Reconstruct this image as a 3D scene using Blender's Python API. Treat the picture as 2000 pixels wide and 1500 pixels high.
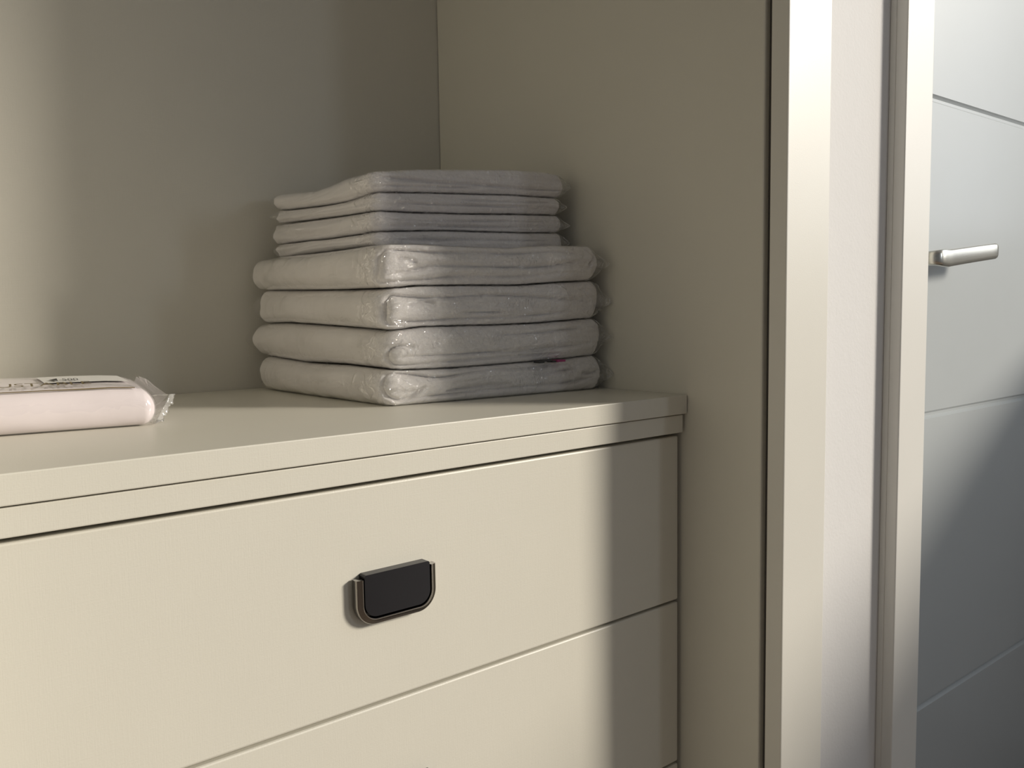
import bpy, bmesh, math
import numpy as np
from mathutils import Matrix, Vector

for o in list(bpy.data.objects):
    bpy.data.objects.remove(o)
C = bpy.context.scene.collection
scene = bpy.context.scene

# ------------------------------------------------------------------ camera, light, exposure
S = 0.1                      # one working unit = 10 cm
EYE = 0.95                   # eye height above the floor, metres
def W(x, y, z):              # working units (origin at the eye) -> metres
    return (x * S, y * S, EYE + z * S)

cam_d = bpy.data.cameras.new('camera')
cam = bpy.data.objects.new('camera', cam_d); C.objects.link(cam)
right = Vector((0.77142, -0.63614, -0.01544)); down = Vector((-0.06628, -0.0562, -0.99622)); fwd = Vector((0.63286, 0.76953, -0.08552))
m = Matrix((right, -down, -fwd)).transposed().to_4x4()
m.translation = Vector((0, 0, EYE))
cam.matrix_world = m
cam_d.sensor_width = 36; cam_d.lens = 1690 / 2000 * 36
cam_d.clip_start = 0.01
scene.camera = cam

scene.view_settings.view_transform = 'Standard'
scene.view_settings.look = 'None'
scene.view_settings.gamma = 1
scene.view_settings.use_curve_mapping = False
scene.view_settings.exposure = 0.0

world = bpy.data.worlds.new('room_light'); scene.world = world; world.use_nodes = True
nt = world.node_tree; nt.nodes.clear()
wo = nt.nodes.new('ShaderNodeOutputWorld'); bg = nt.nodes.new('ShaderNodeBackground')
bg.inputs[0].default_value = (0.91, 0.95, 1.0, 1); bg.inputs[1].default_value = 0.135
nt.links.new(bg.outputs[0], wo.inputs[0])

sun_d = bpy.data.lights.new('sun', 'SUN'); sun = bpy.data.objects.new('sun', sun_d); C.objects.link(sun)
sun.rotation_euler = Vector((1.03, -1.0, 0.50)).to_track_quat('Z', 'Y').to_euler()
sun_d.energy = 3.35; sun_d.color = (1.0, 0.92, 0.80); sun_d.angle = 0.19

# daylight from the window in the right wall
win_d = bpy.data.lights.new('window_daylight', 'AREA'); win = bpy.data.objects.new('window_daylight', win_d); C.objects.link(win)
win_d.shape = 'RECTANGLE'; win_d.size = 1.4; win_d.size_y = 1.1; win_d.energy = 8; win_d.color = (0.85, 0.92, 1.0)
win.location = W(21.2, -4, 7)
win.rotation_euler = Vector((1, 0.0, 0.0)).to_track_quat('Z', 'Y').to_euler()

# small cool lamp added behind the camera for glints and fill on the packs
glint_d = bpy.data.lights.new('glint_lamp', 'AREA'); glint = bpy.data.objects.new('glint_lamp', glint_d); C.objects.link(glint)
glint_d.shape = 'RECTANGLE'; glint_d.size = 0.16; glint_d.size_y = 0.45; glint_d.energy = 3.2; glint_d.color = (0.84, 0.91, 1.0)
glint.location = W(15, -20, 5)
glint.rotation_euler = Vector((0.33, -1.0, 0.18)).to_track_quat('Z', 'Y').to_euler()

# ------------------------------------------------------------------ materials
def nodes(name):
    mt = bpy.data.materials.new(name); mt.use_nodes = True
    n = mt.node_tree; b = n.nodes['Principled BSDF']
    return mt, n, b
def bump(n, b, src, strength, dist):
    bp = n.nodes.new('ShaderNodeBump'); bp.inputs['Strength'].default_value = strength; bp.inputs['Distance'].default_value = dist
    n.links.new(src, bp.inputs['Height']); n.links.new(bp.outputs[0], b.inputs['Normal']); return bp
def coords(n, scale=(1, 1, 1)):
    tc = n.nodes.new('ShaderNodeTexCoord'); mp = n.nodes.new('ShaderNodeMapping'); mp.inputs['Scale'].default_value = scale
    n.links.new(tc.outputs['Object'], mp.inputs[0]); return mp.outputs[0]
def noise(n, vec, scale, detail=3, rough=0.5, dist=0.0):
    t = n.nodes.new('ShaderNodeTexNoise'); t.inputs['Scale'].default_value = scale; t.inputs['Detail'].default_value = detail
    t.inputs['Roughness'].default_value = rough; t.inputs['Distortion'].default_value = dist
    n.links.new(vec, t.inputs['Vector']); return t.outputs['Fac']
def mix_col(n, fac, c0, c1):
    r = n.nodes.new('ShaderNodeValToRGB'); r.color_ramp.elements[0].color = (*c0, 1); r.color_ramp.elements[1].color = (*c1, 1)
    n.links.new(fac, r.inputs[0]); return r
def math_(n, op, a, b=None):
    t = n.nodes.new('ShaderNodeMath'); t.operation = op
    for i, v in enumerate((a, b)):
        if v is None: continue
        if isinstance(v, (int, float)): t.inputs[i].default_value = v
        else: n.links.new(v, t.inputs[i])
    return t.outputs[0]

def laminate(name, col, rough=0.42, weave=0.0):
    mt, n, b = nodes(name)
    b.inputs['Roughness'].default_value = rough
    v = coords(n)
    f = noise(n, v, 9, 4, 0.6)
    r = mix_col(n, f, tuple(c * 0.97 for c in col), tuple(min(1, c * 1.02) for c in col))
    n.links.new(r.outputs[0], b.inputs['Base Color'])
    h = noise(n, v, 700, 2, 0.5)
    if weave:
        a = noise(n, coords(n, (30, 30, 900)), 1.5, 2); c = noise(n, coords(n, (900, 900, 30)), 1.5, 2)
        h = math_(n, 'ADD', h, math_(n, 'MULTIPLY', math_(n, 'ADD', a, c), weave))
    bump(n, b, h, 0.10, 0.0006)
    return mt
M_CREAM = laminate('cream_laminate', (0.70, 0.675, 0.59), 0.40, 1.0)
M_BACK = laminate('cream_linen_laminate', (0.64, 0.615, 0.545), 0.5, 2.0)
M_TRIM = laminate('white_lacquer', (0.735, 0.715, 0.65), 0.38)
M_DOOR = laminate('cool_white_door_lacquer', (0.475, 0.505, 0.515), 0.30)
M_CASING = laminate('white_casing_lacquer', (0.75, 0.735, 0.69), 0.4)
M_DARK = laminate('gap_shade_dark', (0.10, 0.09, 0.08), 0.8)  # dark tone painted in for the shade in gaps between boards

def wall_paint():
    mt, n, b = nodes('white_wall_paint')
    b.inputs['Base Color'].default_value = (0.72, 0.71, 0.70, 1); b.inputs['Roughness'].default_value = 0.75
    v = coords(n)
    bump(n, b, math_(n, 'ADD', noise(n, v, 260, 4, 0.6), noise(n, v, 60, 3)), 0.25, 0.001)
    return mt
M_WALL = wall_paint()

def floor_mat():
    mt, n, b = nodes('wood_floor')
    v = coords(n, (1, 8, 1)); f = noise(n, v, 3, 5, 0.6, 0.4)
    r = mix_col(n, f, (0.20, 0.15, 0.11), (0.33, 0.26, 0.20)); n.links.new(r.outputs[0], b.inputs['Base Color'])
    b.inputs['Roughness'].default_value = 0.45
    return mt
M_FLOOR = floor_mat()

def metal(name, col, rough, aniso=0.0):
    mt, n, b = nodes(name)
    b.inputs['Base Color'].default_value = (*col, 1); b.inputs['Metallic'].default_value = 1.0; b.inputs['Roughness'].default_value = rough
    f = noise(n, coords(n, (20, 400, 400)), 3, 3)
    bump(n, b, f, 0.08, 0.0003)
    return mt
M_CHROME = metal('polished_dark_nickel', (0.30, 0.285, 0.27), 0.14)
M_PLATE = metal('brushed_black_nickel', (0.045, 0.045, 0.05), 0.32)
M_NICKEL = metal('satin_nickel', (0.66, 0.64, 0.58), 0.26)

def cloth(name, col, bump_scale=1400, strength=0.5, dist=0.0006, soft=0.0):
    mt, n, b = nodes(name)
    v = coords(n)
    f = noise(n, v, 14, 4, 0.6)
    r = mix_col(n, f, tuple(c * 0.95 for c in col), tuple(min(1, c * 1.02) for c in col)); n.links.new(r.outputs[0], b.inputs['Base Color'])
    b.inputs['Roughness'].default_value = 0.9
    b.inputs['Sheen Weight'].default_value = 0.25
    h = math_(n, 'ADD', noise(n, v, bump_scale, 3, 0.6), math_(n, 'MULTIPLY', noise(n, v, 90, 4, 0.6), 1.5))
    bump(n, b, h, strength, dist)
    return mt
M_CLOTH = cloth('white_terry_cloth', (0.92, 0.885, 0.86), strength=0.7, dist=0.0008)
M_CLOTH2 = cloth('white_thin_cloth', (0.87, 0.84, 0.84), strength=0.5, dist=0.0006)
M_SHEET = cloth('pale_pink_white_cotton', (0.82, 0.745, 0.76), bump_scale=2500, strength=0.2, dist=0.0003)

def plastic(name, amt, wr_scale, wr_strength, haze=0.03, use_attr=False, bdist=0.003):
    mt = bpy.data.materials.new(name); mt.use_nodes = True
    n = mt.node_tree; n.nodes.clear()
    out = n.nodes.new('ShaderNodeOutputMaterial')
    tr = n.nodes.new('ShaderNodeBsdfTransparent'); tr.inputs[0].default_value = (0.985, 0.985, 0.985, 1)
    gl = n.nodes.new('ShaderNodeBsdfGlossy'); gl.inputs['Roughness'].default_value = 0.07; gl.inputs[0].default_value = (1, 1, 1, 1)
    df = n.nodes.new('ShaderNodeBsdfDiffuse'); df.inputs[0].default_value = (0.9, 0.9, 0.9, 1)
    v = coords(n)
    a = noise(n, v, wr_scale, 2, 0.5, 1.2)
    rid = math_(n, 'ABSOLUTE', math_(n, 'SUBTRACT', a, 0.5))
    rid = math_(n, 'POWER', math_(n, 'MULTIPLY', rid, 2.0), 0.6)
    a2 = noise(n, v, wr_scale * 3.2, 2, 0.5, 0.8)
    h = math_(n, 'ADD', math_(n, 'MULTIPLY', rid, -1.0), math_(n, 'MULTIPLY', a2, 0.35))
    at = n.nodes.new('ShaderNodeAttribute'); at.attribute_name = 'crinkle'
    if use_attr: h = math_(n, 'MULTIPLY', h, at.outputs['Fac'])
    bp = n.nodes.new('ShaderNodeBump'); bp.inputs['Strength'].default_value = wr_strength; bp.inputs['Distance'].default_value = bdist
    n.links.new(h, bp.inputs['Height'])
    n.links.new(bp.outputs[0], gl.inputs['Normal'])
    lw = n.nodes.new('ShaderNodeLayerWeight'); lw.inputs['Blend'].default_value = 0.5
    fr = math_(n, 'ADD', 0.045, math_(n, 'MULTIPLY', 0.5, math_(n, 'POWER', lw.outputs['Facing'], 5.0)))
    fac = math_(n, 'MINIMUM', math_(n, 'MULTIPLY', fr, amt), 0.9)
    m0 = n.nodes.new('ShaderNodeMixShader'); m0.inputs[0].default_value = haze
    n.links.new(tr.outputs[0], m0.inputs[1]); n.links.new(df.outputs[0], m0.inputs[2])
    m1 = n.nodes.new('ShaderNodeMixShader'); n.links.new(fac, m1.inputs[0]); n.links.new(m0.outputs[0], m1.inputs[1]); n.links.new(gl.outputs[0], m1.inputs[2])
    n.links.new(m1.outputs[0], out.inputs[0])
    return mt
M_WRAP = plastic('clear_crinkled_plastic', 3.4, 55, 1.0, 0.02, use_attr=True, bdist=0.010)
M_BAG = plastic('clear_smooth_plastic', 1.5, 12, 0.25)
M_SEAM = plastic('doubled_plastic_seam', 2.2, 60, 0.8, 0.16)

def plain(name, col, rough=0.6):
    mt, n, b = nodes(name); b.inputs['Base Color'].default_value = (*col, 1); b.inputs['Roughness'].default_value = rough
    return mt
M_INK = plain('olive_gold_print', (0.16, 0.12, 0.05), 0.5)
M_BLACK = plain('black_print', (0.03, 0.03, 0.03), 0.5)
M_STICKER = plain('white_paper_sticker', (0.74, 0.73, 0.70), 0.5)
M_EMB = plain('magenta_print', (0.35, 0.05, 0.16), 0.6)

# ------------------------------------------------------------------ helpers
def tag(o, label=None, cat=None, group=None, kind=None):
    if label: o['label'] = label
    if cat: o['category'] = cat
    if group: o['group'] = group
    if kind: o['kind'] = kind
    return o
def empty(name, loc, parent=None):
    o = bpy.data.objects.new(name, None); C.objects.link(o); o.location = loc; o.empty_display_size = 0.05
    if parent: o.parent = parent
    return o
def link(name, me, mat, parent=None, smooth=False):
    o = bpy.data.objects.new(name, me); C.objects.link(o)
    if mat: me.materials.append(mat)
    if smooth:
        for p in me.polygons: p.use_smooth = True
    if parent:
        o.parent = parent
        # everything is modelled in world metres: move it into the parent's frame
        off = Vector(parent.location); q = parent.parent
        while q: off += Vector(q.location); q = q.parent
        me.transform(Matrix.Translation(-off))
    return o
def box_bm(bm, x0, x1, y0, y1, z0, z1, bevel=0.0, seg=2):
    """box given in working units, bevel in working units"""
    a = W(x0, y0, z0); b = W(x1, y1, z1)
    r = bmesh.ops.create_cube(bm, size=1)
    for v in r['verts']:
        v.co = Vector([(a[i] + b[i]) / 2 + v.co[i] * (b[i] - a[i]) for i in range(3)])
    if bevel:
        es = list({e for v in r['verts'] for e in v.link_edges})
        bmesh.ops.bevel(bm, geom=es, offset=bevel * S, segments=seg, affect='EDGES', profile=0.5)
def mesh_of(bm, name='m'):
    bmesh.ops.recalc_face_normals(bm, faces=bm.faces)
    me = bpy.data.meshes.new(name); bm.to_mesh(me); bm.free(); return me
def box(name, dims, mat, parent=None, bevel=0.012, seg=2):
    bm = bmesh.new(); box_bm(bm, *dims, bevel, seg)
    return link(name, mesh_of(bm), mat, parent)

# ------------------------------------------------------------------ the setting
FLOOR_Z = -9.5
tag(box('floor', (-25, 24, -30, 12, FLOOR_Z - 0.5, FLOOR_Z), M_FLOOR, bevel=0), kind='structure')
tag(box('ceiling', (-25, 24, -30, 12, 16.0, 16.5), M_WALL, bevel=0), kind='structure')

YW = 5.28                      # front plane of the wall beside the wardrobe
bm = bmesh.new()
box_bm(bm, 8.02, 10.30, YW, 7.5, FLOOR_Z, 16.0)
box_bm(bm, 10.30, 19.3, YW, 7.5, 11.4, 16.0)
box_bm(bm, 19.3, 21.0, YW, 7.5, FLOOR_Z, 16.0)
tag(link('wall_back', mesh_of(bm), M_WALL), kind='structure')
# unseen right wall: low part added to shade the lower door and trim
bm = bmesh.new()
box_bm(bm, 19.7, 21.0, -8, YW, FLOOR_Z, 0.8)
box_bm(bm, 19.7, 21.0, -8, YW, 13.0, 16.0)
tag(link('shade_wall_right', mesh_of(bm), M_WALL), kind='structure')

# door casing with its stepped inner bead, and the door leaf behind it
bm = bmesh.new()
box_bm(bm, 10.235, 10.92, 5.205, YW, FLOOR_Z, 11.9, 0.01)
box_bm(bm, 10.245, 10.915, 5.07, 5.215, FLOOR_Z, 11.9, 0.02, 3)
box_bm(bm, 10.30, 10.60, YW, 6.10, FLOOR_Z, 11.6)
box_bm(bm, 10.92, 19.3, 5.07, YW, 11.2, 11.9, 0.02)
box_bm(bm, 19.0, 19.65, 5.07, YW, FLOOR_Z, 11.9, 0.02)
tag(link('trim_1', mesh_of(bm), M_CASING), kind='structure')

YD = 5.67
def door_leaf():
    prof = []                   # (z, y) down the front face with V grooves
    z0, z1 = FLOOR_Z + 0.05, 11.2
    prof.append((z0, YD))
    for gz in (-5.87, -1.58, 2.80, 7.2):
        w = 0.055
        prof += [(gz - w, YD), (gz - w * 0.35, YD + 0.05), (gz + w * 0.35, YD + 0.05), (gz + w, YD)]
    prof.append((z1, YD)); prof += [(z1, YD + 0.4), (z0, YD + 0.4)]
    bm = bmesh.new(); L = [bm.verts.new(W(10.62, y, z)) for z, y in prof]; R = [bm.verts.new(W(19.2, y, z)) for z, y in prof]
    n = len(prof)
    for i in range(n):
        j = (i + 1) % n; bm.faces.new((L[i], R[i], R[j], L[j]))
    bm.faces.new(L); bm.faces.new(R[::-1])
    return mesh_of(bm)
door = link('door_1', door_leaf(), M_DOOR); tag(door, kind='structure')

def tube(bm, pts, rad, seg=16, flat=None):
    pass

def door_handle():
    """lever: round rose and neck out of the leaf, then a flat slightly arched lever to the right"""
    bm = bmesh.new()
    zc = 0.585
    # rose
    r = bmesh.ops.create_cone(bm, cap_ends=True, segments=48, radius1=0.026, radius2=0.025, depth=0.007)
    for v in r['verts']: v.co = Vector(W(11.45, YD - 0.035, zc)) + Vector((v.co.x, v.co.z, v.co.y))
    # loft of rounded rectangles along the path
    def ring(c, ax, half_w, half_h, n=20):
        out = []
        for k in range(n):
            a = 2 * math.pi * k / n
            ca, sa = math.cos(a), math.sin(a)
            u = math.copysign(abs(ca) ** 0.55, ca) * half_w; v = math.copysign(abs(sa) ** 0.55, sa) * half_h
            out.append(bm.verts.new(W(c[0] + ax[0] * u, c[1] + ax[1] * u, c[2] + v)))
        return out
    secs = []
    # neck goes toward -Y, then bends to +X
    secs.append(((11.50, 5.66, zc), (1, 0), 0.075, 0.075))
    secs.append(((11.50, 5.50, zc), (1, 0), 0.08, 0.085))
    secs.append(((11.50, 5.36, zc), (1, 0), 0.085, 0.092))
    for t in (0.25, 0.5, 0.75, 1.0):
        a = t * math.pi / 2
        secs.append(((11.50 + 0.10 * (1 - math.cos(a)) , 5.29 - 0.085 * math.sin(a), zc + 0.004), (math.cos(a), math.sin(a)), 0.085 - 0.04 * t, 0.092 + 0.022 * t))
    for x in np.linspace(11.72, 13.16, 14):
        t = (x - 11.72) / 1.44
        secs.append(((x, 5.20 + 0.02 * math.sin(t * 3.14) , zc + 0.135 * t), (0, 1), 0.045, 0.115 - 0.004 * t))
    secs.append(((13.215, 5.20, zc + 0.14), (0, 1), 0.04, 0.10)); secs.append(((13.235, 5.20, zc + 0.142), (0, 1), 0.025, 0.07))
    prev = None
    for c, ax, hw, hh in secs:
        cur = ring(c, ax, hw, hh)
        if prev:
            for k in range(20): bm.faces.new((prev[k], prev[(k + 1) % 20], cur[(k + 1) % 20], cur[k]))
        else: bm.faces.new(cur)
        prev = cur
    bm.faces.new(prev[::-1])
    return mesh_of(bm)
h = link('door_handle', door_handle(), M_NICKEL, door, True); h['label'] = 'satin nickel lever handle'

# ------------------------------------------------------------------ the wardrobe
wr = empty('wardrobe', W(3.9, 8.2, FLOOR_Z))
tag(wr, 'built-in cream wardrobe with open front around the drawers and folded packs', 'wardrobe')
PX = 7.81
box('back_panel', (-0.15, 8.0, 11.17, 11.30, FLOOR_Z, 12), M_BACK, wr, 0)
box('side_panel', (PX, 8.0, 5.345, 11.16, FLOOR_Z, 12), M_CREAM, wr, 0.02)
box('side_panel', (-0.25, -0.06, 5.345, 11.16, FLOOR_Z, 12), M_CREAM, wr, 0.02)
box('top_panel', (-0.06, PX, 5.345, 11.16, 11.8, 12), M_CREAM, wr, 0.02)
ff = box('face_frame', (PX + 0.003, 8.605, 5.07, 5.275, FLOOR_Z, 12.6), M_TRIM, wr, 0.012)
box('gap_shade_strip', (PX + 0.08, 8.0, 5.276, 5.344, FLOOR_Z, 12), M_DARK, wr, 0)  # added dark strip, stands in for shade inside the open gap

# ------------------------------------------------------------------ drawer unit
ch = empty('chest_of_drawers', W(3.87, 8.5, FLOOR_Z))
tag(ch, 'cream three-drawer chest fitted inside the wardrobe, carrying the plastic-wrapped packs', 'chest of drawers')
box('top_board', (-0.05, 7.797, 6.33, 11.15, -1.215, -1.0), M_CREAM, ch, 0.010)
box('under_board', (-0.05, 7.765, 6.365, 11.15, -1.432, -1.228), M_CREAM, ch, 0.010)
bm = bmesh.new()
box_bm(bm, 0.0, 0.17, 6.66, 11.15, FLOOR_Z, -1.44); box_bm(bm, 7.58, 7.75, 6.66, 11.15, FLOOR_Z, -1.44)
box_bm(bm, 0.0, 7.75, 6.68, 6.72, FLOOR_Z, -1.44); box_bm(bm, 0.0, 7.75, 10.9, 11.15, FLOOR_Z, -1.44)
box_bm(bm, 0.17, 7.58, 6.85, 10.9, FLOOR_Z, FLOOR_Z + .8)
link('carcass', mesh_of(bm), M_DARK, ch)

YF = 6.42
def hardware(par, zc):
    # zc is the z of the plate's top edge; plate with rounded lower corners
    def rr(x0, x1, zt, zb, rt, rb, n=10):
        pts = []
        for (cx, cz, r, a0) in ((x1 - rt, zt - rt, rt, 0), (x0 + rt, zt - rt, rt, 90), (x0 + rb, zb + rb, rb, 180), (x1 - rb, zb + rb, rb, 270)):
            for k in range(n + 1):
                a = math.radians(a0 + 90 * k / n); pts.append((cx + r * math.cos(a), cz + r * math.sin(a)))
        return pts
    hd = empty('handle', Vector(W(3.88, YF, zc - 0.25)) - Vector(par_loc(par)), par)
    x0, x1 = 3.555, 4.215
    bm = bmesh.new()
    def prism(pts, y0, y1, bev):
        a = [bm.verts.new(W(x, y0, z)) for x, z in pts]; b = [bm.verts.new(W(x, y1, z)) for x, z in pts]
        f = bm.faces.new(a); bm.faces.new(b[::-1]); n = len(pts)
        for i in range(n): bm.faces.new((a[i], b[i], b[(i + 1) % n], a[(i + 1) % n]))
        if bev: bmesh.ops.bevel(bm, geom=list(f.edges), offset=bev * S, segments=2, affect='EDGES')
    prism(rr(x0, x1, zc, zc - 0.375, 0.02, 0.12), YF - 0.098, YF, 0.006)
    link('handle_plate', mesh_of(bm), M_PLATE, hd)
    # bail: U-shaped bar round the sides and bottom of the plate
    bm = bmesh.new()
    g = 0.012; bw = 0.062; hx0, hx1 = x0 - g, x1 + g; zb = zc - 0.375 - g; zt = zc - 0.035
    path = [(hx0, zt)]
    n = 14; r = 0.13
    path.append((hx0, zb + r + 0.06))
    for k in range(n + 1):
        a = math.radians(180 + 90 * k / n); path.append((hx0 + r + r * math.cos(a), zb + r + r * math.sin(a)))
    for k in range(n + 1):
        a = math.radians(270 + 90 * k / n); path.append((hx1 - r + r * math.cos(a), zb + r + r * math.sin(a)))
    path.append((hx1, zb + r + 0.06)); path.append((hx1, zt))
    # section in (outward offset, y): bevelled bar with raised inner lip
    sec = [(0.0, -0.02), (0.0, -0.098), (0.006, -0.108), (0.012, -0.108), (0.018, -0.100), (0.044, -0.094), (0.053, -0.090), (0.060, -0.080), (0.064, -0.065), (0.064, -0.02)]
    P = np.array(path); prev = None
    for i in range(len(P)):
        t = P[min(i + 1, len(P) - 1)] - P[max(i - 1, 0)]; t = t / np.linalg.norm(t); nrm = np.array([t[1], -t[0]])
        # path runs down the left, right along the bottom: outward is to the left of travel rotated
        if i == 0: ref = nrm
        o = nrm
        cur = [bm.verts.new(W(P[i][0] + o[0] * s, YF + y, P[i][1] + o[1] * s)) for s, y in sec]
        if prev:
            for k in range(len(sec)): bm.faces.new((prev[k], prev[(k + 1) % len(sec)], cur[(k + 1) % len(sec)], cur[k]))
        else: bm.faces.new(cur)
        prev = cur
    bm.faces.new(prev[::-1])
    me = mesh_of(bm)
    lb = link('handle_bail', me, M_CHROME, hd, True); lb['label'] = 'polished U-shaped rim of the handle'
    me.polygons[0].use_smooth = False
    md = lb.modifiers.new('e', 'EDGE_SPLIT'); md.split_angle = math.radians(50)
def par_loc(p):
    v = Vector((0, 0, 0))
    while p: v += Vector(p.location); p = p.parent
    return v

for i, (zt, zb) in enumerate(((-1.475, -3.405), (-3.435, -5.375), (-5.405, -7.345))):
    d = box('drawer', (0.015, 7.745, YF, YF + 0.19, zb, zt), M_CREAM, ch, 0.018, 2)
    # drawer box behind the front
    hardware(d, zt - 0.745)

# ------------------------------------------------------------------ numpy noise
rng = np.random.RandomState(7)
TAB = rng.rand(4096)
def vnoise(x, y, z):
    xi, yi, zi = np.floor(x).astype(int), np.floor(y).astype(int), np.floor(z).astype(int)
    fx, fy, fz = x - xi, y - yi, z - zi
    fx, fy, fz = [t * t * t * (t * (t * 6 - 15) + 10) for t in (fx, fy, fz)]
    def h(i, j, k): return TAB[(i * 73 + j * 179 + k * 283 + (i * j) % 31 * 7 + (j * k) % 17 * 13) % 4096]
    r = 0
    for a in (0, 1):
        for b in (0, 1):
            for c in (0, 1):
                r = r + h(xi + a, yi + b, zi + c) * (fx if a else 1 - fx) * (fy if b else 1 - fy) * (fz if c else 1 - fz)
    return r * 2 - 1
def fbm(x, y, z, o=3):
    r = 0; a = 1; s = 0
    for k in range(o):
        r = r + a * vnoise(x + 17 * k, y + 5 * k, z + 9 * k); s += a; a *= 0.5; x, y, z = x * 2.03, y * 2.03, z * 2.03
    return r / s
def sstep(x, a, b):
    t = np.clip((x - a) / (b - a), 0, 1); return t * t * (3 - 2 * t)

def poly_dist(px, py, L):
    d = np.full(px.shape, 1e9); n = len(L) - 1; s = np.zeros(px.shape); i = 0
    for (x0, y0), (x1, y1) in zip(L[:-1], L[1:]):
        dx, dy = x1 - x0, y1 - y0
        t = np.clip(((px - x0) * dx + (py - y0) * dy) / (dx * dx + dy * dy + 1e-12), 0, 1)
        q = np.hypot(px - x0 - t * dx, py - y0 - t * dy)
        s = np.where(q < d, (i + t) / n, s); d = np.minimum(d, q); i += 1
    return d, s

# ------------------------------------------------------------------ folded packs
def smooth_curve(pts):
    """Catmull-Rom densified polyline"""
    P = np.array(pts, float)
    if len(P) < 3: return [tuple(p) for p in P]
    Q = np.vstack([2 * P[0] - P[1], P, 2 * P[-1] - P[-2]]); out = []
    for i in range(1, len(Q) - 2):
        for t in np.linspace(0, 1, 6, endpoint=False):
            out.append(tuple(0.5 * ((2 * Q[i]) + (-Q[i - 1] + Q[i + 1]) * t + (2 * Q[i - 1] - 5 * Q[i] + 4 * Q[i + 1] - Q[i + 2]) * t * t + (-Q[i - 1] + 3 * Q[i] - 3 * Q[i + 1] + Q[i + 2]) * t ** 3)))
    out.append(tuple(P[-1])); return out

class Surf:                    # height of an interface between two packs: front profile + left profile
    def __init__(s, F, L=None):
        s.F = F; s.L = L
    def __call__(s, a, b):
        if not isinstance(s.F, list): return np.full_like(a, s.F)
        f = np.interp(a, [p[0] for p in s.F], [p[1] for p in s.F])
        l = np.interp(b, [p[0] for p in s.L], [p[1] for p in s.L])
        f0 = s.F[0][1]
        return f + (l - f0) * (1 - 0.5 * sstep(a, 0, 1))
def smooth1(f, n=1):
    return f

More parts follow.
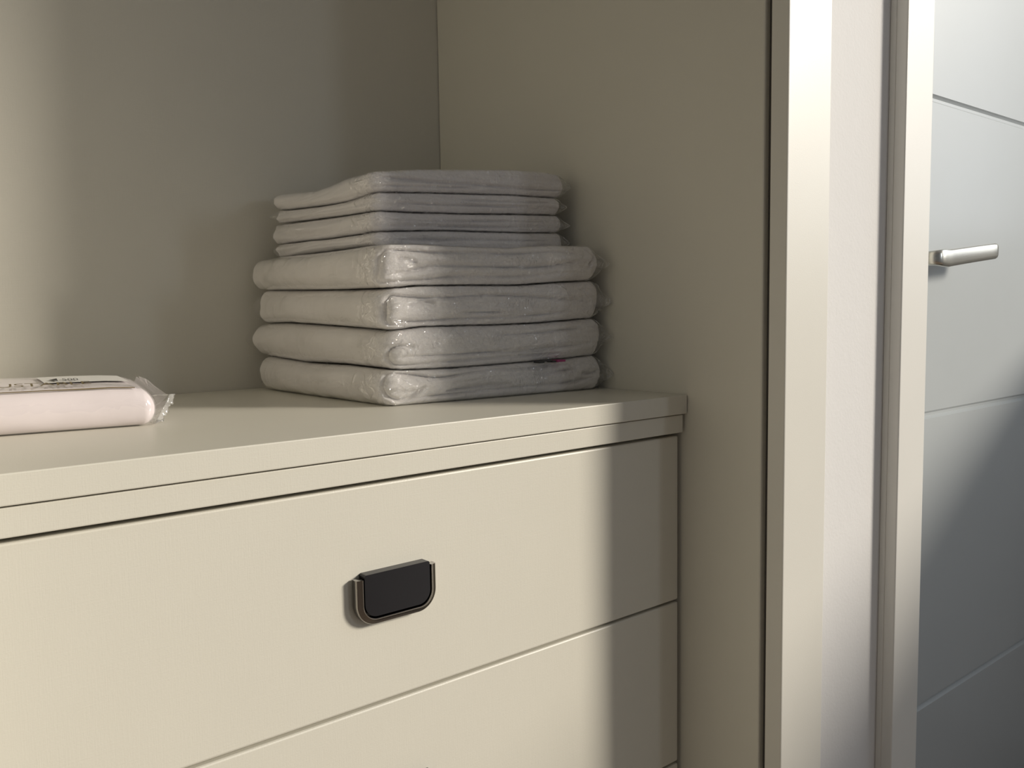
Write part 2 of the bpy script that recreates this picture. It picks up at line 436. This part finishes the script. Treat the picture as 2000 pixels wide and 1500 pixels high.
def pack_surface(quad, zb, zt, seed, grow=0.0, curves=(), e_front=0.07, e_side=0.17, rc=0.20, NP=720, NS=44, NC=14,
                 fold_amp=0.035, recess=0.0, wrinkle=0.0, noise_amp=0.02, right_fin=0.0, left_fin=0.0, gap=0.010, n_side=2.15, corner_gather=0.0, end_taper=0.0, fold_w=0.016, left_lines=0.0, e_right=None, zig=(), corner_fin=0.0):
    """closed surface of a soft folded stack.  quad = FL, FR, BR, BL corners in working units"""
    FL, FR, BR, BL = [np.array(q, float) for q in quad]
    LX = (np.linalg.norm(FR - FL) + np.linalg.norm(BR - BL)) / 2; LY = (np.linalg.norm(BL - FL) + np.linalg.norm(BR - FR)) / 2
    # rounded rectangle perimeter in local metric space [0,LX]x[0,LY], start mid-front
    segs = []
    def arc(cx, cy, a0):
        n = 26
        return [(cx + rc * math.cos(math.radians(a0 + 90 * k / n)), cy + rc * math.sin(math.radians(a0 + 90 * k / n)), math.cos(math.radians(a0 + 90 * k / n)), math.sin(math.radians(a0 + 90 * k / n))) for k in range(n + 1)]
    def line(x0, y0, x1, y1, nx, ny, n):
        return [(x0 + (x1 - x0) * k / n, y0 + (y1 - y0) * k / n, nx, ny) for k in range(1, n)]
    nf = int(NP * 0.36); nl = int(NP * 0.28); nb = 30
    P = line(rc, 0, LX - rc, 0, 0, -1, nf) + arc(LX - rc, rc, -90) + line(LX, rc, LX, LY - rc, 1, 0, nb) + arc(LX - rc, LY - rc, 0) \
        + line(LX - rc, LY, rc, LY, 0, 1, nb) + arc(rc, LY - rc, 90) + line(0, LY - rc, 0, rc, -1, 0, nl) + arc(rc, rc, 180)
    P = np.array(P); N = len(P)
    px, py, nx, ny = P.T
    # weights of each side at every perimeter point
    wf = sstep(-ny, 0.0, 1.0); wl = sstep(-nx, 0.0, 1.0); wr_ = sstep(nx, 0.0, 1.0); wb = sstep(ny, 0, 1.0)
    if e_right is None: e_right = e_side
    e = (e_front * wf + e_side * wl + e_right * wr_ + e_side * wb) / np.maximum(wf + wl + wr_ + wb, 1e-6)
    rows = []
    th = np.linspace(0, math.pi, NS)
    for t in th:
        tt = -math.cos(t); tt = math.copysign(abs(tt) ** 0.9, tt)
        v = (tt + 1) / 2
        ins = e * (1 - (1 - abs(tt) ** n_side) ** (1 / n_side)) if abs(tt) < 1 else e
        rows.append((np.full(N, v), ins))
    V = np.array([r[0] for r in rows]); I = np.array([r[1] for r in rows])       # NS x N
    X = px[None] - nx[None] * I; Y = py[None] - ny[None] * I
    def to_world(X, Y):
        a = X / LX; b = Y / LY
        A = (1 - a)[..., None] * (1 - b)[..., None] * FL + a[..., None] * (1 - b)[..., None] * FR + a[..., None] * b[..., None] * BR + (1 - a)[..., None] * b[..., None] * BL
        return A[..., 0], A[..., 1], a, b
    wx, wy, a, b = to_world(X, Y)
    ac, bc = np.clip(a, 0, 1), np.clip(b, 0, 1)
    z0 = zb(ac, bc) + gap - grow * 0.5; z1 = zt(ac, bc) - gap + grow * 0.5
    Z = z0 + (z1 - z0) * V
    H = z1 - z0
    k = seed * 13.7
    # normals in the plan (approx: local = world axes, quads are nearly square to them)
    NX = np.broadcast_to(nx, X.shape); NY = np.broadcast_to(ny, X.shape)
    prof = 1 - np.abs(2 * V - 1) ** 2
    D = noise_amp * fbm(wx * 1.1 + k, wy * 1.1, Z * 2.2 + k, 3) * 1.6
    D = D + grow
    mf = wf[None] * sstep(ac, -0.01, 0.02) * sstep(1 - ac, -0.01, 0.02)
    if curves:
        rec = np.zeros_like(X); fr = sstep(wf, 0.5, 0.9)[None]
        for ci, c in enumerate(curves):
            cc = smooth_curve(c)
            L = [(p[0] * LX, p[1]) for p in cc]
            d, sp_ = poly_dist(ac * LX + 0.01 * vnoise(wx * 6, Z * 6, wy * 0 + k), Z, L)
            w = fold_w * (1 + 0.35 * vnoise(wx * 3 + ci, Z * 0, wy * 0 + k))
            tp = np.sqrt(np.clip(np.minimum(sp_, 1 - sp_) * 5, 0, 1)) * (0.75 + 0.4 * vnoise(wx * 2.2 + ci * 3, wy * 0, wy * 0 + k))
            rec = rec - tp * fold_amp * np.exp(-(d / w) ** 2) - tp * fold_amp * 0.5 * np.exp(-(d / (w * 2.8)) ** 2)
        D = D + rec * wf[None] ** 0.5
        # fine lumps of the layers seen edge on
        D = D + 0.030 * fbm(wx * 1.3 + k, Z * 15, wy * 2, 3) * fr * prof
    if left_lines:
        ml = wl[None]
        D = D + left_lines * np.sin(V * 9 + 3 * vnoise(wy * 0.8 + k, wx * 0, Z * 0)) * ml * prof * (0.4 + 0.6 * vnoise(wy * 0.6 + k, V * 2, wx * 0))
        D = D + 0.014 * fbm(wy * 2.2 + V * 3 + k, Z * 7 , wx, 3) * ml
    if wrinkle:
        # taut film: sharp ridges, running round the corner and up the ends
        r1 = 1 - np.abs(fbm(wx * 3.2 + wy * 3.2 + Z * 2.0 + k, Z * 2.4 - wx * 1.2, wy * 1.5, 2)) * 3.2
        r1 = np.clip(r1, 0, 1) ** 2
        r2 = 1 - np.abs(fbm(wx * 5 - Z * 6 + k, Z * 5 + wx * 2, wy * 5 + 3, 2)) * 3.5
        r2 = np.clip(r2, 0, 1) ** 2
        D = D + wrinkle * (r1 * 0.8 + r2 * 0.6) * (1 - 0.90 * wl[None])
        for (a0, a1, vc, va, fq) in zig:
            mk = sstep(ac, a0, a0 + 0.05) * (1 - sstep(ac, a1 - 0.08, a1)) * wf[None]
            ph = ac * fq + 1.6 * vnoise(ac * fq * 0.35 + k, ac * 0, ac * 0)
            tri = np.abs((ph % 1.0) * 2 - 1) * 2 - 1
            vv = vc + va * tri * (0.6 + 0.7 * vnoise(ac * 9 + k, ac * 0 + 3, ac * 0)) + 0.05 * vnoise(ac * 3 + k, ac * 0, ac * 0)
            D = D + mk * 0.028 * np.exp(-((V - vv) * H / 0.016) ** 2)
            D = D + mk * 0.022 * np.exp(-((V - vc) / (va * 1.6 + 0.05)) ** 2) * np.clip(np.sin(ph * 6.28 * 1.5 + V * 14), 0, 1) ** 2
        if corner_gather:
            cm = np.exp(-((ac * LX) / 0.35) ** 2) * np.exp(-((bc * LY) / 0.45) ** 2)
            ang = np.arctan2(Z - (z0 + z1) / 2, (ac * LX - bc * LY) + 0.05)
            D = D + corner_gather * cm * np.clip(np.sin(ang * 9 + 4 * vnoise(wx * 4 + k, Z * 4, wy * 4)), 0, 1) ** 2
    if right_fin:
        D = D + right_fin * np.exp(-((V - 0.5 - 0.1 * vnoise(wy + k, wx * 0, wx * 0)) / 0.13) ** 2) * wr_[None] * (0.7 + 0.5 * vnoise(wy * 2.5 + k, wx * 0, Z * 0))
    if corner_fin:
        cf = np.clip(-nx * ny * 2, 0, 1) * (nx > 0)
        D = D + corner_fin * cf[None] ** 1.5 * np.exp(-((V - 0.45) / 0.22) ** 2) * (0.8 + 0.5 * vnoise(Z * 9, wx * 0 + k, Z * 0))
    if left_fin:
        D = D + left_fin * np.exp(-((bc - 1.0) / 0.05) ** 2) * np.exp(-((V - 0.5) / 0.3) ** 2) * wl[None]
    env = (1 - np.abs(2 * V - 1) ** 6)
    wx = wx + NX * D * env; wy = wy + NY * D * env
    if wrinkle: Z = Z + 0.3 * wrinkle * vnoise(wx * 5 + k, wy * 5, Z * 9) * env
    Z = np.maximum(Z, -1.0 + 0.004 - grow * 0.1); wx = np.minimum(wx, 7.785 + grow * 0.5)
    ring = [np.stack([wx[i], wy[i], Z[i]], -1) for i in range(NS)]
    # caps
    def cap(i, z_fn, sign):
        out = []
        for s in np.linspace(1, 0, NC + 1)[1:-1]:
            cx, cy = LX / 2, LY / 2
            X_, Y_ = cx + (X[i] - cx) * s, cy + (Y[i] - cy) * s
            x, y, a_, b_ = to_world(X_, Y_); z = z_fn(np.clip(a_, 0, 1), np.clip(b_, 0, 1)) + sign * (grow * 0.5 - gap)
            z = z + sign * 0.02 * (vnoise(x * 1.5 + k, y * 1.5, z) * (1 - s) * (0 if sign < 0 else 1))
            out.append(np.stack([x, y, np.maximum(z, -1.0 + 0.004 - grow * .1)], -1))
        return out
    bot = cap(0, zb, -1)[::-1]; top = cap(NS - 1, zt, 1)
    rings = bot + ring + top
    V3 = np.concatenate(rings); R = len(rings)
    cb = rings[0].mean(0); ct = rings[-1].mean(0)
    V3 = np.vstack([V3, cb, ct]); V3 = V3 * S; V3[:, 2] += EYE
    idx = np.arange(R * N).reshape(R, N); nx_ = np.roll(idx, -1, 1)
    q = np.stack([idx[:-1], nx_[:-1], nx_[1:], idx[1:]], -1).reshape(-1, 4)
    # (winding: see flip below)
    t0 = np.stack([nx_[0], idx[0], np.full(N, R * N)], -1); t1 = np.stack([idx[-1], nx_[-1], np.full(N, R * N + 1)], -1)
    me = bpy.data.meshes.new('pack')
    nv = len(V3); nl_ = q.size + t0.size + t1.size
    me.vertices.add(nv); me.vertices.foreach_set('co', V3.ravel())
    loops = np.concatenate([q.ravel(), t0.ravel(), t1.ravel()])
    starts = np.concatenate([np.arange(len(q)) * 4, len(q) * 4 + np.arange(2 * N) * 3])
    me.loops.add(nl_); me.loops.foreach_set('vertex_index', loops.astype(np.int32))
    me.polygons.add(len(starts)); me.polygons.foreach_set('loop_start', starts.astype(np.int32))
    me.polygons.foreach_set('use_smooth', np.ones(len(starts), bool))
    cr = np.clip(0.05 + 0.86 * wf[None] * (0.35 + 0.65 * prof) + 0.9 * np.exp(-((bc * LY) / 0.3) ** 2) * wl[None] * prof, 0, 1) * np.ones_like(X)
    full = np.concatenate([np.full(len(bot) * N, 0.1), cr.ravel(), np.full(len(top) * N, 0.1), [0.1, 0.1]])
    at = me.attributes.new('crinkle', 'FLOAT', 'POINT'); at.data.foreach_set('value', full.astype(np.float32))
    me.update(calc_edges=True); me.validate()
    bmq = bmesh.new(); bmq.from_mesh(me); bmesh.ops.recalc_face_normals(bmq, faces=bmq.faces); bmq.to_mesh(me); bmq.free()
    return me

# interfaces (position along the front / along the left side, height)
I = {
 0: Surf(-1.0),
 1: Surf([(0.006, -0.6), (0.145, -0.618), (0.314, -0.623), (0.591, -0.608), (0.792, -0.594), (1.008, -0.56)], [(0.022, -0.608), (0.33, -0.587), (0.608, -0.596), (0.975, -0.544)]),
 2: Surf([(0.01, -0.207), (0.149, -0.17), (0.318, -0.166), (0.452, -0.17), (0.667, -0.161), (1.01, -0.11)], [(0.016, -0.207), (0.321, -0.17), (0.555, -0.144), (0.749, -0.127), (0.962, -0.135)]),
 3: Surf([(0.014, 0.236), (0.153, 0.269), (0.321, 0.277), (0.596, 0.281), (0.796, 0.32), (0.983, 0.343)], [(0.008, 0.237), (0.313, 0.247), (0.672, 0.272), (0.949, 0.296)]),
 4: Surf([(0.019, 0.708), (0.157, 0.722), (0.325, 0.712), (0.551, 0.71), (0.747, 0.758), (0.984, 0.769)], [(0.0, 0.701), (0.129, 0.702), (0.303, 0.694), (0.494, 0.696), (0.749, 0.707), (0.962, 0.7)]),
 5: Surf([(0.0, 0.866), (0.217, 0.9), (0.369, 0.918), (0.53, 0.925), (0.757, 0.938), (0.97, 0.96)], [(0.0, 0.866), (0.13, 0.86), (0.418, 0.866), (0.685, 0.885), (0.982, 0.893)]),
 6: Surf([(0.0, 1.09), (0.219, 1.098), (0.424, 1.116), (0.759, 1.159), (0.987, 1.179)], [(0.0, 1.09), (0.124, 1.095), (0.36, 1.108), (0.621, 1.127), (0.973, 1.162)]),
 7: Surf([(0.0, 1.29), (0.221, 1.323), (0.426, 1.35), (0.702, 1.384), (1.004, 1.395)], [(0.0, 1.29), (0.075, 1.277), (0.259, 1.25), (0.458, 1.26), (0.845, 1.307), (0.979, 1.334)]),
 8: Surf([(0.0, 1.51), (0.224, 1.582), (0.704, 1.686), (0.882, 1.701), (1.005, 1.678)], [(0.0, 1.51), (0.069, 1.511), (0.252, 1.511), (0.4, 1.477), (0.557, 1.462), (0.838, 1.516), (0.978, 1.537)]),
}
Qb = ((4.66, 7.78), (7.72, 7.56), (7.70, 10.9), (4.62, 10.98))
Qs = ((4.86, 8.22), (7.55, 8.12), (7.5, 10.75), (4.88, 10.8))
I4s = Surf(0.715)
CURVES = {
1: [[(0.164, -0.792), (0.101, -0.933), (0.032, -0.906), (0.012, -0.831), (0.012, -0.727), (0.029, -0.662), (0.104, -0.664), (0.227, -0.726), (0.358, -0.693), (0.472, -0.677), (0.59, -0.691), (0.74, -0.66), (0.871, -0.656)], [(0.101, -0.933), (0.312, -0.913), (0.541, -0.896), (0.791, -0.891), (0.952, -0.84)], [(0.639, -0.771), (0.74, -0.746), (0.844, -0.739)], [(0.871, -0.781), (0.925, -0.797), (0.966, -0.772)], [(0.247, -0.882), (0.357, -0.859), (0.541, -0.855)]],
2: [[(0.107, -0.378), (0.057, -0.361), (0.021, -0.4), (0.015, -0.484), (0.035, -0.552), (0.085, -0.571), (0.208, -0.568)], [(0.046, -0.489), (0.146, -0.481), (0.272, -0.481), (0.427, -0.473), (0.592, -0.482), (0.741, -0.459), (0.899, -0.427)], [(0.208, -0.556), (0.359, -0.55), (0.543, -0.541), (0.766, -0.529)], [(0.451, -0.285), (0.666, -0.275), (0.873, -0.231)]],
3: [[(0.901, 0.092), (0.744, 0.125), (0.501, 0.164), (0.364, 0.159), (0.235, 0.138), (0.112, 0.151), (0.044, 0.162), (0.021, 0.099), (0.015, -0.033), (0.03, -0.13), (0.089, -0.15)], [(0.04, -0.103), (0.15, -0.11), (0.319, -0.087), (0.453, -0.083), (0.643, -0.07), (0.847, -0.024)], [(0.091, 0.044), (0.152, 0.107), (0.213, 0.084)], [(0.319, -0.025), (0.499, -0.022)]],
4: [[(0.903, 0.638), (0.772, 0.676), (0.598, 0.639), (0.413, 0.635), (0.239, 0.627), (0.116, 0.638), (0.047, 0.633), (0.014, 0.572), (0.010, 0.415), (0.025, 0.309), (0.113, 0.320), (0.216, 0.341), (0.322, 0.372), (0.597, 0.381), (0.849, 0.438)], [(0.035, 0.363), (0.217, 0.478), (0.323, 0.484), (0.695, 0.491), (0.876, 0.574)], [(0.929, 0.516), (0.957, 0.592), (0.973, 0.643)], [(0.076, 0.55), (0.115, 0.547), (0.155, 0.518)]],
5: [[(0.094, 0.79), (0.291, 0.805), (0.474, 0.823), (0.698, 0.832), (0.907, 0.85)]],
6: [[(0.073, 0.994), (0.293, 1.011), (0.558, 1.048), (0.878, 1.08)], [(0.072, 0.937), (0.422, 0.968), (0.817, 1.006)]],
7: [[(0.099, 1.191), (0.295, 1.2), (0.56, 1.226), (0.789, 1.25)], [(0.425, 1.274), (0.701, 1.297), (0.91, 1.319)]],
8: [[(0.02, 1.446), (0.125, 1.459), (0.297, 1.461), (0.48, 1.469), (0.761, 1.47), (0.942, 1.480), (0.99, 1.481)], [(0.054, 1.363), (0.297, 1.4), (0.534, 1.435)], [(0.05, 1.425), (0.125, 1.437), (0.297, 1.445), (0.48, 1.455), (0.72, 1.46)]],
}
LABELS = {
1: 'thick white folded cover in clear plastic, lowest of the stack, resting on the chest top',
2: 'thick white folded cover in clear plastic, second from the bottom of the stack',
3: 'thick white folded cover in clear plastic, third from the bottom of the stack',
4: 'thick white folded cover in clear plastic, topmost of the four wide packs',
5: 'thin white folded cover in clear plastic, lowest of the four narrow packs',
6: 'thin white folded cover in clear plastic, second lowest of the four narrow packs',
7: 'thin white folded cover in clear plastic, second from the top of the stack',
8: 'thin white folded cover in clear plastic, at the very top of the stack',
}
for k in range(1, 9):
    big = k < 5
    quad = [list(q) for q in (Qb if big else Qs)]
    dx = {1: (0.0, 0.03), 2: (0.06, 0.03), 3: (0.03, 0.0), 4: (-0.02, -0.04), 5: (0.0, 0.03), 6: (0.0, 0.03), 7: (0.0, 0.0), 8: (0.0, 0.04)}[k]
    quad[0][0] += dx[0]; quad[1][0] += dx[1]; quad[2][0] += dx[1]
    back = {1: -0.05, 2: 0.08, 3: -0.05, 4: 0.12, 5: 0.0, 6: 0.12, 7: -0.02, 8: 0.0}[k]
    quad[2][1] += back; quad[3][1] += back
    lo = I[k - 1] if k != 5 else I4s; hi = I[k]
    r = empty('bedding_pack', W(6.2, 9.3, float(lo(np.array(0.5), np.array(0.5)))))
    tag(r, LABELS[k], 'packaged bedding', 'thick wrapped covers at the bottom of the stack' if big else 'thin wrapped covers at the top of the stack')
    kw = dict(e_front=0.085 if big else 0.05, e_side=0.17 if big else 0.10, e_right=0.22 if big else 0.12, rc=0.19 if big else 0.12)
    ZIG = {1: [(0.42, 0.78, 0.50, 0.16, 30), (0.02, 0.3, 0.55, 0.3, 12)], 2: [(0.05, 0.68, 0.66, 0.10, 26), (0.04, 0.34, 0.5, 0.22, 17)], 3: [(0.40, 0.68, 0.55, 0.2, 44), (0.15, 0.45, 0.6, 0.1, 14)], 4: [(0.22, 0.72, 0.66, 0.08, 34), (0.0, 0.12, 0.5, 0.25, 15)],
           5: [(0.0, 0.4, 0.55, 0.15, 10)], 6: [(0.05, 0.55, 0.5, 0.08, 38)], 7: [(0.1, 0.6, 0.5, 0.06, 30)], 8: [(0.05, 0.45, 0.62, 0.05, 24)]}[k]
    me = pack_surface(quad, lo, hi, k, curves=CURVES[k], fold_amp=0.075 if big else 0.045, left_lines=0.012 if big else 0.03, noise_amp=0.03 if big else 0.02,
                      fold_w=0.012 if big else 0.008, **kw)
    link('folded_cover', me, M_CLOTH if big else M_CLOTH2, r)
    me = pack_surface(quad, lo, hi, k, grow=0.022, wrinkle=0.03 if big else 0.02, noise_amp=0.03 if big else 0.02, zig=ZIG, corner_fin=0.16 if big else 0.10, left_fin=0.10 if k in (2, 3, 7) else 0.03, corner_gather=0.035, gap=0.013, NP=1300, NS=60, **kw)
    link('plastic_bag', me, M_WRAP, r)

# small printed tag poking out between the two lowest packs
p1 = bpy.data.objects['bedding_pack']
bm = bmesh.new()
for x0, x1, y0, z0, h in ((6.62, 6.70, 7.545, -0.625, 0.022), (6.70, 6.84, 7.55, -0.612, 0.012), (6.82, 6.88, 7.54, -0.625, 0.020)):
    box_bm(bm, x0, x1, y0, y0 + 0.10, z0, z0 + h)
tg = link('printed_tag', mesh_of(bm), M_BLACK, p1); tg['label'] = 'dark printed tag'
bm = bmesh.new(); box_bm(bm, 6.90, 7.03, 7.535, 7.64, -0.625, -0.600, 0.004)
link('printed_tag', mesh_of(bm), M_EMB, p1)['label'] = 'magenta printed tag'

# ------------------------------------------------------------------ the packed sheet at the left
from mathutils.bvhtree import BVHTree
def flat_pack():
    FL, FR = np.array([0.06, 8.436]), np.array([2.46, 8.075])
    n = np.array([0.149, 0.989]); dpt = 1.45
    quad = (FL, FR, FR + n * dpt, FL + n * dpt)
    zt = Surf([(0, -0.635), (0.85, -0.635), (0.93, -0.645), (1.0, -0.69)], [(0, -0.635), (0.12, -0.610), (0.3, -0.578), (0.6, -0.54), (1, -0.56)])
    r = empty('bedding_pack', W(1.3, 9.1, -1.0))
    tag(r, 'flat pale pink-white folded sheet in a clear printed bag, lying alone at the left', 'packaged bedding')
    kw = dict(e_front=0.12, e_side=0.14, rc=0.10, n_side=2.2, noise_amp=0.012, NP=700)
    me = pack_surface(quad, I[0], zt, 21, **kw)
    link('folded_sheet', me, M_SHEET, r)
    me = pack_surface(quad, I[0], zt, 21, grow=0.010, wrinkle=0.005, gap=0.006, **kw)
    bag = link('plastic_bag', me, M_BAG, r)
    bv = BVHTree.FromPolygons([v.co + bag_off(r) for v in me.vertices], [p.vertices[:] for p in me.polygons])
    ux = (FR - FL) / np.linalg.norm(FR - FL)
    def on_bag(u, d, lift=0.0012):
        """u: distance along the front edge from the right end; d: distance in from the front edge"""
        p = FR - ux * u + n * d
        hit = bv.ray_cast(Vector(W(p[0], p[1], 1.0)), Vector((0, 0, -1)))
        z = hit[0].z if hit[0] else EYE - 0.06
        return Vector((p[0] * S, p[1] * S, z + lift))
    def patch(name, u0, u1, d0, d1, mat, nu, nd, lift=0.0012, skew=0.0):
        bm = bmesh.new(); g = [[bm.verts.new(on_bag(u0 + (u1 - u0) * i / nu + skew * j / nd, d0 + (d1 - d0) * j / nd, lift)) for j in range(nd + 1)] for i in range(nu + 1)]
        for i in range(nu):
            for j in range(nd): bm.faces.new((g[i][j], g[i][j + 1], g[i + 1][j + 1], g[i + 1][j]))
        bm.normal_update()
        me = bpy.data.meshes.new(name); bm.to_mesh(me); bm.free()
        return link(name, me, mat, r, True)
    patch('printed_line', 0.16, 2.2, 0.055, 0.068, M_INK, 80, 1)
    # lettering, laid on the bag
    def letters(txt, u_right, d0, cw, ch, mat, name, squeeze=1.0):
        cu = bpy.data.curves.new('t', 'FONT'); cu.body = txt; cu.size = 1.0
        ob = bpy.data.objects.new('t', cu); C.objects.link(ob)
        bpy.context.view_layer.update()
        me = bpy.data.meshes.new_from_object(ob.evaluated_get(bpy.context.evaluated_depsgraph_get()))
        bpy.data.objects.remove(ob)
        bm = bmesh.new(); bm.from_mesh(me); bpy.data.meshes.remove(me)
        lo, hi = min(v.co.y for v in bm.verts), max(v.co.y for v in bm.verts)
        for q in range(1, 10):
            bmesh.ops.bisect_plane(bm, geom=bm.verts[:] + bm.edges[:] + bm.faces[:], plane_co=(0, lo + (hi - lo) * q / 10, 0), plane_no=(0, 1, 0))
        lo, hi = min(v.co.x for v in bm.verts), max(v.co.x for v in bm.verts)
        for q in range(1, 30):
            bmesh.ops.bisect_plane(bm, geom=bm.verts[:] + bm.edges[:] + bm.faces[:], plane_co=(lo + (hi - lo) * q / 30, 0, 0), plane_no=(1, 0, 0))
        xs = [v.co.x for v in bm.verts]; ys = [v.co.y for v in bm.verts]; X0, X1, Y0, Y1 = min(xs), max(xs), min(ys), max(ys)
        for v in bm.verts:
            v.co = on_bag(u_right + (X1 - v.co.x) / (X1 - X0) * cw, d0 + (v.co.y - Y0) / (Y1 - Y0) * ch, 0.0020)
        me = bpy.data.meshes.new(name); bm.to_mesh(me); bm.free()
        return link(name, me, mat, r)
    letters('ADJUSTABLE', 0.50, 0.125, 1.05, 0.25, M_INK, 'printed_lettering')
    st = patch('paper_sticker', 0.16, 0.86, 0.42, 0.95, M_STICKER, 30, 10, 0.0009, skew=0.05)
    letters('\u25C4 500', 0.58, 0.46, 0.24, 0.20, M_BLACK, 'sticker_print')
    # gathered end of the bag: pulled from the end of the pack into a slanting flat seam
    seam = np.array([(2.50, 8.22, -0.992), (2.54, 8.33, -0.975), (2.61, 8.42, -0.91), (2.67, 8.47, -0.84), (2.72, 8.51, -0.765), (2.68, 8.85, -0.79), (2.58, 9.2, -0.86)])
    sp = np.linspace(0, 1, len(seam))
    def seam_pt(t): return np.array([np.interp(t, sp, seam[:, i]) for i in range(3)])
    ring = []
    for t in np.linspace(0.02, 0.98, 34): ring.append((t, 1))        # over the top
    for t in np.linspace(0.98, 0.02, 34): ring.append((t, 0))        # back underneath
    bm = bmesh.new(); prev = None; NSTEP = 16
    for j in range(NSTEP + 1):
        f = j / NSTEP; cur = []
        for t, top in ring:
            base = FR + n * dpt * t; edge = min(1, min(t, 1 - t) / 0.10); hgt = 0.40 * math.sqrt(max(0, 1 - (1 - edge) ** 2))
            zr = (-0.985 + (hgt - 0.01 if top else 0.0))
            if top and t < .25: zr = min(zr, -0.985 + 0.02 + 1.55 * t + 0.02)
            A = np.array([base[0] - 0.02, base[1], zr]); B = seam_pt(t)
            p = A + (B - A) * f
            w = 0.028 * math.sin(math.pi * f) * float(vnoise(np.array(t * 7 + top * 5.0), np.array(f * 3.0), np.array(1.5 + top)))
            w2 = 0.012 * math.sin(math.pi * f) * math.sin(t * 46 + top)
            p = p + np.array([0.3 * w, 0, w + w2]); p[2] = max(p[2], -0.996)
            cur.append(bm.verts.new(W(*p)))
        if prev:
            m_ = len(ring)
            for q in range(m_): bm.faces.new((prev[q], prev[(q + 1) % m_], cur[(q + 1) % m_], cur[q]))
        prev = cur
    be = link('bag_end', mesh_of(bm), M_BAG, r, True)
    bm = bmesh.new(); G = []
    for q, t in enumerate(np.linspace(0, 1, 60)):
        B = seam_pt(t); row = []
        for w in np.linspace(0, 1, 6):
            o = np.array([0.085, 0.07, -0.004]) * w
            wav = 0.012 * math.sin(t * 30 + w * 2) * w + 0.008 * math.sin(t * 71) * w
            p = B + o + np.array([0, wav, wav]); p[2] = max(p[2], -0.994)
            row.append(bm.verts.new(W(*p)))
        G.append(row)
    for a, b in zip(G[:-1], G[1:]):
        for q in range(5): bm.faces.new((a[q], b[q], b[q + 1], a[q + 1]))
    bm.normal_update(); me = bpy.data.meshes.new('seam'); bm.to_mesh(me); bm.free()
    sm = link('end_seam', me, M_SEAM, r, True)
    sm.modifiers.new('t', 'SOLIDIFY').thickness = 0.0004
def bag_off(r): return Vector(r.location)
flat_pack()
